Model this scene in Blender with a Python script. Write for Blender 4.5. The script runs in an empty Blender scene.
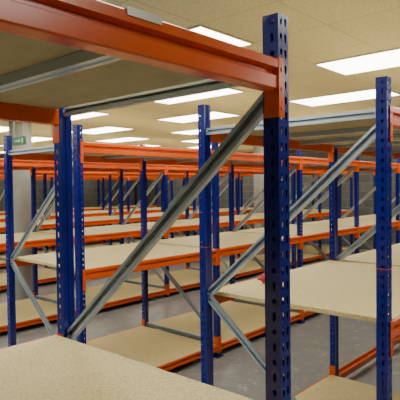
import bpy, bmesh, math, random
from mathutils import Vector, Matrix, noise as mnoise
random.seed(4)
C = bpy.context.scene.collection
PI = math.pi
# ---------------------------------------------------------------- materials
def newmat(name):
    m = bpy.data.materials.new(name); m.use_nodes = True
    nt = m.node_tree; b = nt.nodes['Principled BSDF']
    return m, nt, b
def ramp(nt, fac, stops):
    r = nt.nodes.new('ShaderNodeValToRGB')
    while len(r.color_ramp.elements) < len(stops): r.color_ramp.elements.new(0.5)
    for e, (p, c) in zip(r.color_ramp.elements, stops):
        e.position = p; e.color = (*c, 1)
    nt.links.new(fac, r.inputs[0]); return r.outputs[0]
def noise(nt, scale, detail=3, vec=None, rough=0.5):
    n = nt.nodes.new('ShaderNodeTexNoise'); n.inputs['Scale'].default_value = scale
    n.inputs['Detail'].default_value = detail; n.inputs['Roughness'].default_value = rough
    if vec is None:
        g = nt.nodes.new('ShaderNodeNewGeometry'); vec = g.outputs['Position']
    nt.links.new(vec, n.inputs['Vector']); return n.outputs['Fac']
def bump(nt, b, h, s=0.2, d=0.002):
    n = nt.nodes.new('ShaderNodeBump'); n.inputs['Strength'].default_value = s
    n.inputs['Distance'].default_value = d
    nt.links.new(h, n.inputs['Height']); nt.links.new(n.outputs[0], b.inputs['Normal'])
def mult(nt, a, c, mode='MULTIPLY'):
    mx = nt.nodes.new('ShaderNodeMix'); mx.data_type = 'RGBA'; mx.blend_type = mode
    mx.inputs[0].default_value = 1
    nt.links.new(a, mx.inputs[6]); nt.links.new(c, mx.inputs[7]); return mx.outputs[2]
def paint(name, c1, c2, rough=0.4, metal=0.0, scale=9):
    m, nt, b = newmat(name)
    col = ramp(nt, noise(nt, scale, 4), [(0.35, c1), (0.7, c2)])
    nt.links.new(col, b.inputs['Base Color'])
    b.inputs['Roughness'].default_value = rough; b.inputs['Metallic'].default_value = metal
    return m
M_blue = paint('blue_paint', (0.001, 0.005, 0.165), (0.0015, 0.008, 0.22), 0.22)
M_orange = paint('orange_paint', (0.67, 0.085, 0.002), (0.75, 0.105, 0.004), 0.22)
M_galv = paint('galvanised_steel', (0.45, 0.53, 0.62), (0.50, 0.58, 0.67), 0.30, 0.65, 6)
M_red = paint('red_fabric', (0.42, 0.02, 0.03), (0.52, 0.05, 0.065), 0.7)
M_silver = paint('silver_metal', (0.45, 0.43, 0.38), (0.52, 0.50, 0.45), 0.35, 0.5)
M_white = paint('white_metal', (0.6, 0.58, 0.5), (0.65, 0.63, 0.56), 0.5)
M_green = paint('green_sign_face', (0.008, 0.12, 0.045), (0.01, 0.15, 0.055), 0.4)
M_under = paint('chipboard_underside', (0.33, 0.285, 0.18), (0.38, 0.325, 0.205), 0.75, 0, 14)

M_chip, nt, b = newmat('chipboard')
g = nt.nodes.new('ShaderNodeNewGeometry')
v = nt.nodes.new('ShaderNodeTexVoronoi'); v.inputs['Scale'].default_value = 230
nt.links.new(g.outputs['Position'], v.inputs['Vector'])
c = ramp(nt, v.outputs['Color'], [(0.1, (0.48, 0.365, 0.135)), (0.45, (0.66, 0.53, 0.235)), (0.9, (0.75, 0.63, 0.31))])
nt.links.new(mult(nt, c, ramp(nt, noise(nt, 2.5, 5), [(0.3, (0.93, 0.93, 0.93)), (0.7, (1, 1, 1))])), b.inputs['Base Color'])
b.inputs['Roughness'].default_value = 0.55

M_ceil, nt, b = newmat('ceiling_tile')
g = nt.nodes.new('ShaderNodeNewGeometry')
mp = nt.nodes.new('ShaderNodeMapping'); mp.vector_type = 'POINT'
mp.inputs['Location'].default_value = (-2.53 + 6.0, -2.23 + 6.0, 0)
nt.links.new(g.outputs['Position'], mp.inputs[0])
br = nt.nodes.new('ShaderNodeTexBrick'); br.offset = 0; br.squash = 1
br.inputs['Scale'].default_value = 1; br.inputs['Brick Width'].default_value = 0.6
br.inputs['Row Height'].default_value = 0.6; br.inputs['Mortar Size'].default_value = 0.008
br.inputs['Mortar Smooth'].default_value = 0.0
br.inputs['Color1'].default_value = (1, 1, 1, 1); br.inputs['Color2'].default_value = (0.96, 0.96, 0.96, 1)
br.inputs['Mortar'].default_value = (0.80, 0.80, 0.79, 1)
nt.links.new(mp.outputs[0], br.inputs['Vector'])
sp = ramp(nt, noise(nt, 90, 3, rough=0.72), [(0.37, (0.50, 0.465, 0.345)), (0.5, (0.71, 0.68, 0.525)), (0.7, (0.76, 0.73, 0.57))])
nt.links.new(mult(nt, sp, br.outputs['Color']), b.inputs['Base Color']); b.inputs['Roughness'].default_value = 0.9

M_floor, nt, b = newmat('floor_concrete')
sp = ramp(nt, noise(nt, 5, 7, rough=0.7), [(0.3, (0.18, 0.19, 0.19)), (0.7, (0.27, 0.275, 0.27))])
wear = ramp(nt, noise(nt, 7, 8, rough=0.8), [(0.56, (0, 0, 0)), (0.63, (0.22, 0.22, 0.21))])
nt.links.new(mult(nt, sp, wear, 'ADD'), b.inputs['Base Color']); b.inputs['Roughness'].default_value = 0.28

def blockwall(name, axis):
    m, nt, b = newmat(name)
    g = nt.nodes.new('ShaderNodeNewGeometry')
    s = nt.nodes.new('ShaderNodeSeparateXYZ'); nt.links.new(g.outputs['Position'], s.inputs[0])
    cc = nt.nodes.new('ShaderNodeCombineXYZ')
    nt.links.new(s.outputs[axis], cc.inputs[0]); nt.links.new(s.outputs[2], cc.inputs[1])
    br = nt.nodes.new('ShaderNodeTexBrick')
    br.inputs['Scale'].default_value = 1; br.inputs['Brick Width'].default_value = 0.45
    br.inputs['Row Height'].default_value = 0.225; br.inputs['Mortar Size'].default_value = 0.010
    br.inputs['Color1'].default_value = (0.12, 0.12, 0.11, 1); br.inputs['Color2'].default_value = (0.09, 0.09, 0.083, 1)
    br.inputs['Mortar'].default_value = (0.17, 0.165, 0.15, 1)
    nt.links.new(cc.outputs[0], br.inputs['Vector'])
    nt.links.new(br.outputs['Color'], b.inputs['Base Color']); b.inputs['Roughness'].default_value = 0.9
    bump(nt, b, noise(nt, 40, 4), 0.4, 0.004)
    return m
M_wx = blockwall('concrete_block_x', 0); M_wy = blockwall('concrete_block_y', 1)
M_conc = paint('painted_concrete', (0.26, 0.265, 0.25), (0.32, 0.32, 0.30), 0.8, 0, 4)
M_emit, nt, b = newmat('light_diffuser')
b.inputs['Base Color'].default_value = (0.8, 0.8, 0.75, 1)
b.inputs['Emission Color'].default_value = (1.0, 0.975, 0.86, 1)
EMIT = 11.5
b.inputs['Emission Strength'].default_value = EMIT

# ---------------------------------------------------------------- helpers
def mesh_from(bm, name, mat, recalc=True):
    if recalc: bmesh.ops.recalc_face_normals(bm, faces=bm.faces[:])
    me = bpy.data.meshes.new(name); bm.to_mesh(me); bm.free()
    me.materials.append(mat); return me
def obj(name, me, loc=(0, 0, 0), parent=None, rz=0.0):
    o = bpy.data.objects.new(name, me); C.objects.link(o)
    o.location = loc; o.rotation_euler = (0, 0, rz)
    if parent is not None: o.parent = parent
    return o
def box(bm, x0, x1, y0, y1, z0, z1):
    vs = [bm.verts.new((x, y, z)) for x in (x0, x1) for y in (y0, y1) for z in (z0, z1)]
    for f in [(0, 1, 3, 2), (4, 6, 7, 5), (0, 4, 5, 1), (2, 3, 7, 6), (0, 2, 6, 4), (1, 5, 7, 3)]:
        bm.faces.new([vs[i] for i in f])
def extrude_poly(bm, pts3a, pts3b):
    a = [bm.verts.new(p) for p in pts3a]; b_ = [bm.verts.new(p) for p in pts3b]
    n = len(a)
    for i in range(n):
        bm.faces.new([a[i], a[(i + 1) % n], b_[(i + 1) % n], b_[i]])
    bm.faces.new(a[::-1]); bm.faces.new(b_)
def cyl(bm, center, axis, r, h, n=12):
    m = Vector(axis).to_track_quat('Z', 'Y').to_matrix().to_4x4(); m.translation = center
    bmesh.ops.create_cone(bm, cap_ends=True, segments=n, radius1=r, radius2=r, depth=h, matrix=m)
def tag(o, label, cat, group=None, kind=None):
    o['label'] = label; o['category'] = cat
    if group: o['group'] = group
    if kind: o['kind'] = kind

# ---------------------------------------------------------------- dimensions
H = 1.75; W = 1.10; L = 1.66
PW, PD, PH = 0.054, 0.050, 2.235
LEVELS = [0.13, 1.11, 2.11]   # beam tops
BT = 0.086

def cellface(bm, org, ux, z0, w, h, hole):
    P = lambda u, v: bm.verts.new((org[0] + ux[0] * u, org[1] + ux[1] * u, z0 + v))
    c = [P(0, 0), P(w, 0), P(w, h), P(0, h)]
    hv = [P(*p) for p in hole]
    bm.faces.new([c[0], c[1], hv[1], hv[0]])
    bm.faces.new([c[1], c[2], hv[3], hv[2]])
    bm.faces.new([c[2], c[3], hv[5], hv[4]])
    bm.faces.new([c[3], c[0], hv[7], hv[6]])
    bm.faces.new([c[1], hv[2], hv[1]]); bm.faces.new([c[2], hv[4], hv[3]])
    bm.faces.new([c[3], hv[6], hv[5]]); bm.faces.new([c[0], hv[0], hv[7]])
def hole8(cx, cz, wb, wt, h, ch=0.35):
    a = wb / 2; t = wt / 2; k = h * ch / 1.6
    return [(cx - a * 0.45, cz - h / 2), (cx + a * 0.45, cz - h / 2), (cx + a, cz - h / 2 + k), (cx + t, cz + h / 2 - k),
            (cx + t * 0.45, cz + h / 2), (cx - t * 0.45, cz + h / 2), (cx - t, cz + h / 2 - k), (cx - a, cz - h / 2 + k)]
def make_post():
    bm = bmesh.new(); hw = PW / 2; hd = PD / 2
    n = 50; p = PH / n
    for i in range(n):
        z = i * p
        for k in (0, 1):
            cellface(bm, (-hw + k * hw, -hd), (1, 0), z, hw, p, hole8(hw / 2 + (0.002 if k == 0 else -0.002), p / 2, 0.0075, 0.012, 0.026))
        for s in (-1, 1):
            hl = hole8(PD * 0.42, p / 2, 0.013, 0.013, 0.015) if i % 2 else hole8(PD * 0.42, p / 2, 0.010, 0.010, 0.026)
            cellface(bm, (s * hw, -hd), (0, 1), z, PD, p, hl)
    for s in (-1, 1):
        a = [(s * hw, hd), (s * (hw - 0.025), hd), (s * (hw - 0.025), hd - 0.014)]
        for (q0, q1) in zip(a[:-1], a[1:]):
            bm.faces.new([bm.verts.new((q0[0], q0[1], 0)), bm.verts.new((q1[0], q1[1], 0)),
                          bm.verts.new((q1[0], q1[1], PH)), bm.verts.new((q0[0], q0[1], PH))])
    bmesh.ops.remove_doubles(bm, verts=bm.verts[:], dist=1e-5)
    bmesh.ops.recalc_face_normals(bm, faces=bm.faces[:])
    bmesh.ops.solidify(bm, geom=bm.faces[:], thickness=0.0018)
    return mesh_from(bm, 'upright_post', M_blue)
ME_post = make_post()
bm = bmesh.new(); box(bm, -0.05, 0.05, -0.045, 0.045, 0.0005, 0.006)
for sx in (-1, 1): cyl(bm, (sx * 0.04, 0, 0.010), (0, 0, 1), 0.007, 0.009, 6)
ME_foot = mesh_from(bm, 'footplate', M_blue)

def channel(bm, p0, p1, w=0.042, d=0.022, face=-1):
    p0 = Vector((0, *p0)); p1 = Vector((0, *p1)); dr = (p1 - p0).normalized()
    up = Vector((0, -dr.z, dr.y)); xx = Vector((face, 0, 0)); t = 0.002; h = w / 2; D = d / 2
    lip = 0.013
    prof = [(-h, -D), (h, -D), (h, D), (h - lip, D), (h - lip, D - t), (h - t, D - t), (h - t, -D + t),
            (-h + t, -D + t), (-h + t, D - t), (-h + lip, D - t), (-h + lip, D), (-h, D)]
    extrude_poly(bm, [p0 + up * u + xx * v for u, v in prof], [p1 + up * u + xx * v for u, v in prof])
    for q in (p0 + dr * 0.02, p1 - dr * 0.02):
        cyl(bm, q + xx * (0.001), (1, 0, 0), 0.008, d + 0.006, 6)
E0, E1 = 0.012, W - 0.012
bm = bmesh.new(); channel(bm, (E0, 2.02), (E1, 1.09), 0.047); ME_d1 = mesh_from(bm, 'diagonal_brace', M_galv)
bm = bmesh.new(); channel(bm, (E1, 1.09), (E0, 0.20))
ME_d2 = mesh_from(bm, 'diagonal_brace_lower', M_galv)
bm = bmesh.new(); channel(bm, (E0, 0), (E1, 0), 0.040, 0.022); ME_h = mesh_from(bm, 'horizontal_brace', M_galv)

LIP = 0.011
def beam_profile(BT=BT):
    k = BT / 0.086
    return [(-.020, 0), (-.024, .004), (-.024, .038 * k), (-.008, .046 * k), (-.008, .056 * k), (-.028, .061 * k), (-.028, BT - .003), (-.025, BT), (-.024 + LIP, BT), (-.024 + LIP + .0005, BT - .022), (.024, BT - .022), (.024, 0)]
def connector(bm, up):
    z0, z1 = (-0.078, BT + 0.004) if not up else (-0.004, BT + 0.078)
    hw = PW / 2
    box(bm, hw + 0.0012, hw + 0.0042, -PD / 2 - 0.0045, 0.022, z0, z1)
    box(bm, 0.003, hw + 0.0012, -PD / 2 - 0.0045, -PD / 2 - 0.0015, z0, z1)
    for k in range(3):
        cyl(bm, (0.016, -PD / 2 - 0.005, z0 + 0.025 + k * 0.055), (0, 1, 0), 0.006, 0.004, 8)
        cyl(bm, (hw + 0.005, -0.005, z0 + 0.03 + k * 0.045), (1, 0, 0), 0.006, 0.003, 8)
hw = PW / 2
def make_beam(withconn, up):
    bm = bmesh.new()
    dz = 0.016 if up else 0.0      # the floor-level beams are a slimmer section
    pr = [(y, z + dz) for y, z in beam_profile(BT - dz)]
    extrude_poly(bm, [(hw + .0045, y, z) for y, z in pr], [(L - hw - .0045, y, z) for y, z in pr])
    if withconn:
        connector(bm, up)
        b2 = bmesh.new(); connector(b2, up)
        for v in b2.verts: v.co.x = L - v.co.x
        t = bpy.data.meshes.new('t'); b2.to_mesh(t); b2.free(); bm.from_mesh(t); bpy.data.meshes.remove(t)
    return mesh_from(bm, 'beam', M_orange)
ME_beam = {0: make_beam(False, False), 1: make_beam(False, True)}
ME_beamc = {0: make_beam(True, False), 1: make_beam(True, True)}
def make_conn(up, mirror):
    bm = bmesh.new(); connector(bm, up)
    if mirror:
        for v in bm.verts: v.co.x = -v.co.x
    return mesh_from(bm, 'beam_connector', M_orange)
ME_conn = {(u, m): make_conn(u, m) for u in (0, 1) for m in (0, 1)}
bm = bmesh.new()
y0, y1 = 0.0255, W - 0.0255
hwid = 0.026; hh = 0.030
prof = [(-hwid, -hh), (-hwid, -.001), (hwid, -.001), (hwid, -hh), (hwid * .4, -hh), (hwid * .3, -hh + .005), (-hwid * .3, -hh + .005), (-hwid * .4, -hh)]
extrude_poly(bm, [(u, y0, v) for u, v in prof], [(u, y1, v) for u, v in prof])
ME_bar = mesh_from(bm, 'board_support_bar', M_galv)
BI = 0.040
bm = bmesh.new(); box(bm, BI, L - BI, -.024 + LIP + .0015, W + .024 - LIP - .0015, -0.0215, 0.003)
bmesh.ops.bevel(bm, geom=bm.edges[:], offset=0.0015, segments=1, affect='EDGES')
bmesh.ops.recalc_face_normals(bm, faces=bm.faces[:])
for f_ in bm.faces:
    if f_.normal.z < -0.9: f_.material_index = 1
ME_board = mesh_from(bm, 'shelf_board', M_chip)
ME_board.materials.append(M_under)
LV = ['bottom', 'middle', 'top']

def rack(x0, y0, nb, label, detail, rz=0.0, pivot=None, bare=(), low_brace=True, bars=(0.34, 0.66)):
    e = bpy.data.objects.new('storage_rack', None); C.objects.link(e)
    M = Matrix.Translation((x0, y0, 0))
    if rz:
        M = Matrix.Translation((*pivot, 0)) @ Matrix.Rotation(rz, 4, 'Z') @ Matrix.Translation((-pivot[0], -pivot[1], 0)) @ M
    e.location = M.translation; e.rotation_euler = (0, 0, rz)
    e.empty_display_size = 0.3
    tag(e, label, 'rack', 'rows of storage racks')
    for i in range(nb + 1):
        x = i * L
        obj('upright_post', ME_post, (x, 0, 0.006), e)
        obj('upright_post', ME_post, (x, W, 0.006), e, PI)
        if detail:
            obj('footplate', ME_foot, (x, 0, 0), e); obj('footplate', ME_foot, (x, W, 0), e)
        obj('diagonal_brace', ME_d1, (x, 0, 0), e); obj('diagonal_brace', ME_d2, (x, 0, 0), e)
        obj('horizontal_brace', ME_h, (x, 0, 2.08), e)
        if low_brace: obj('horizontal_brace', ME_h, (x, 0, 0.15), e)
    for i in range(nb):
        for li, zt in enumerate(LEVELS):
            up = 1 if li == 0 else 0
            for rear in (0, 1):
                loc = (i * L + (L if rear else 0), W if rear else 0, zt - BT)
                bo = obj('beam', (ME_beam if detail else ME_beamc)[up], loc, e, PI if rear else 0)
                if detail:
                    obj('beam_connector', ME_conn[(up, 0)], (0, 0, 0), bo)
                    obj('beam_connector', ME_conn[(up, 1)], (L, 0, 0), bo)
            if (i, li) in bare: continue
            for fx in bars:
                obj('board_support_bar', ME_bar, (i * L + fx * L, 0, zt - 0.0215), e)
            p = M @ Vector((i * L, 0, zt))
            s = obj('shelf_board', ME_board, p, None, rz)
            tag(s, 'bare tan chipboard panel on the %s level of a rack' % LV[li], 'shelf board', 'chipboard shelf boards')
    return e

XB = 2.32; YR = [0.927, 3.34, 5.75, 8.16, 10.57, 12.98]
RZ = math.radians(0.1)
near = rack(1.263 - L, 0.822, 1, 'blue and orange steel rack bay beside the cross aisle', True, RZ, (1.263, 0.822), bars=(0.3, 0.705))
r1 = rack(XB, YR[0], 3, 'blue and orange rack row with red string on its posts', True, bare=((1, 0), (2, 0)), low_brace=False)
r2 = rack(XB + 0.01, YR[1], 6, 'long blue and orange steel rack row across the aisle', True)
rack(XB, YR[2], 6, 'long blue and orange rack row with empty chipboard shelves', False)
for y in YR[3:]:
    rack(XB + L, y, 5, 'long blue and orange rack row with empty chipboard shelves', False)

def string(e, y, z):
    bm = bmesh.new(); a = PW / 2 + 0.0012; b_ = PD / 2 + 0.0012; r = 0.0010
    for (x0, x1, y0_, y1_) in ((-a - r, a + r, -b_ - r, -b_), (-a - r, a + r, b_, b_ + r), (-a - r, -a, -b_, b_), (a, a + r, -b_, b_)):
        box(bm, x0, x1, y0_, y1_, -r * 1.5, r * 1.5)
    box(bm, -a - r - .003, -a - r, -.004, .004, -.004, .004)
    o = obj('red_string', mesh_from(bm, 'red_string', M_red), (0, y, z), e); o['label'] = 'red string tied around blue post'
string(r1, 0, 1.36); string(r1, W, 1.385)

bm = bmesh.new()
zt = BT
box(bm, -0.048, 0.048, -0.0305, -0.0286, 0.074, zt + 0.0008)
box(bm, -0.048, 0.048, -0.0305, -0.0135, zt + 0.0034, zt + 0.0050)
box(bm, -0.048, 0.048, -0.0305, -0.0286, zt + 0.0008, zt + 0.0034)
cl = obj('label_holder', mesh_from(bm, 'label_holder', M_silver))
cl.matrix_world = near.matrix_basis @ Matrix.Translation((L - 0.54, 0, LEVELS[2] - BT))
tag(cl, 'thin silver metal label holder clipped on the orange beam', 'label holder')

bm = bmesh.new()
bmesh.ops.create_icosphere(bm, subdivisions=4, radius=1)
for v in bm.verts:
    p = v.co.copy()
    k = 1 + 0.55 * mnoise.noise(p * 1.5 + Vector((3, 1, 0))) + 0.35 * mnoise.noise(p * 3.6)
    v.co = Vector((p.x * 0.032 * k, p.y * 0.045 * k, p.z * 0.027 * k))
zmin = min(v.co.z for v in bm.verts)
for v in bm.verts:
    v.co.z -= zmin
    if v.co.z < 0.007: v.co.z = 0.0
for f_ in bm.faces: f_.smooth = True
tp = obj('cloth', mesh_from(bm, 'cloth', M_red), (2.735, 1.865, LEVELS[1] + 0.0032), None, 0.5)
tag(tp, 'small crumpled red cloth lying on a chipboard shelf', 'cloth')

# ---------------------------------------------------------------- room
X0, X1, Y0, Y1, ZC = -3.6, 13.2, -2.6, 15.2, 2.82
def struct(name, b6, mat):
    bm = bmesh.new(); box(bm, *b6); o = obj(name, mesh_from(bm, name, mat)); o['kind'] = 'structure'; return o
struct('floor', (X0, X1, Y0, Y1, -0.1, 0), M_floor)
struct('ceiling', (X0, X1, Y0, Y1, ZC, ZC + 0.1), M_ceil)
struct('wall_east', (X1, X1 + .15, Y0, Y1, 0, ZC), M_wy)
struct('wall_west', (X0 - .15, X0, Y0, Y1, 0, ZC), M_wy)
struct('wall_north', (X0, X1, Y1, Y1 + .15, 0, ZC), M_wx)
struct('wall_south', (X0, X1, Y0 - .15, Y0, 0, ZC), M_wx)

for (cx, cy) in ((4.15, 7.5), (10.75, 7.5)):
    bm = bmesh.new(); cyl(bm, (0, 0, ZC / 2), (0, 0, 1), 0.17, ZC - 0.002, 40)
    cyl(bm, (0, 0, 0.05), (0, 0, 1), 0.19, 0.098, 40)
    o = obj('column', mesh_from(bm, 'column', M_conc), (cx, cy, 0)); tag(o, 'round grey painted concrete column between rack rows', 'column', 'concrete columns')

sg = bpy.data.objects.new('emergency_sign', None); C.objects.link(sg)
sg.location = (2.83, 5.15, 2.27)
tag(sg, 'small green emergency sign hanging from the ceiling above the aisle', 'sign')
bm = bmesh.new(); box(bm, -0.012, 0.012, -0.13, 0.13, -0.045, 0.045); obj('sign_panel', mesh_from(bm, 'sign_panel', M_green), (0, 0, 0), sg)
bm = bmesh.new()
for s in (-1, 1):
    x0, x1 = (0.0122, 0.0136) if s > 0 else (-0.0136, -0.0122)
    box(bm, x0, x1, -0.11, -0.08, -0.025, 0.025)
    box(bm, x0, x1, -0.02, 0.06, -0.006, 0.006)
    t0 = [(x0, -0.055, 0), (x0, -0.02, 0.020), (x0, -0.02, -0.020)]
    t1 = [(x1, -0.055, 0), (x1, -0.02, 0.020), (x1, -0.02, -0.020)]
    extrude_poly(bm, t0, t1)
obj('sign_symbol', mesh_from(bm, 'sign_symbol', M_white), (0, 0, 0), sg)['label'] = 'white arrow and doorway symbol'
zr = 2.27 + 0.045
bm = bmesh.new()
for yy in (-0.1, 0.1): cyl(bm, (0, yy, 0.045 + (ZC - zr) / 2), (0, 0, 1), 0.003, ZC - zr - 0.001, 8)
obj('hanging_rod', mesh_from(bm, 'hanging_rod', M_silver), (0, 0, 0), sg)

bm = bmesh.new(); w2, l2 = 0.298, 0.598; f = 0.012
box(bm, -w2, -w2 + f, -l2, l2, -0.012, -0.0005); box(bm, w2 - f, w2, -l2, l2, -0.012, -0.0005)
box(bm, -w2 + f, w2 - f, -l2, -l2 + f, -0.012, -0.0005); box(bm, -w2 + f, w2 - f, l2 - f, l2, -0.012, -0.0005)
ME_fr = mesh_from(bm, 'light_frame', M_white)
bm = bmesh.new(); box(bm, -w2 + f, w2 - f, -l2 + f, l2 - f, -0.011, -0.001)
ME_df = mesh_from(bm, 'diffuser', M_emit)
def light(x, y):
    e = bpy.data.objects.new('ceiling_light', None); C.objects.link(e); e.location = (x, y, ZC)
    tag(e, 'recessed rectangular fluorescent ceiling panel, lit warm white', 'ceiling light', 'fluorescent ceiling panels')
    obj('light_frame', ME_fr, (0, 0, 0), e); obj('diffuser', ME_df, (0, 0, 0), e)
for k in range(-3, 7):
    x = 2.53 + 1.5 * k + 0.3
    for m in range(-2, 6):
        y = (2.23 if k % 2 == 0 else 1.03) + 2.4 * m + 0.6
        if x < 1.0 and y < 1.2: continue
        if X0 + .4 < x < X1 - .4 and Y0 + .7 < y < Y1 - .7: light(x, y)

# ---------------------------------------------------------------- camera / world
w = bpy.data.worlds.new('w'); bpy.context.scene.world = w; w.use_nodes = True
w.node_tree.nodes['Background'].inputs[0].default_value = (0.05, 0.05, 0.05, 1)
cam = bpy.data.cameras.new('cam'); co = bpy.data.objects.new('camera', cam); C.objects.link(co)
cam.sensor_width = 36; cam.lens = 508 / 400 * 36; cam.clip_start = 0.02
az = math.radians(41.7)
Rm = Matrix.Rotation(az - PI / 2, 4, 'Z') @ Matrix.Rotation(math.radians(90 - 1.5), 4, 'X') @ Matrix.Rotation(math.radians(-0.7), 4, 'Z')
co.matrix_world = Matrix.Translation((0, 0, H)) @ Rm
bpy.context.scene.camera = co
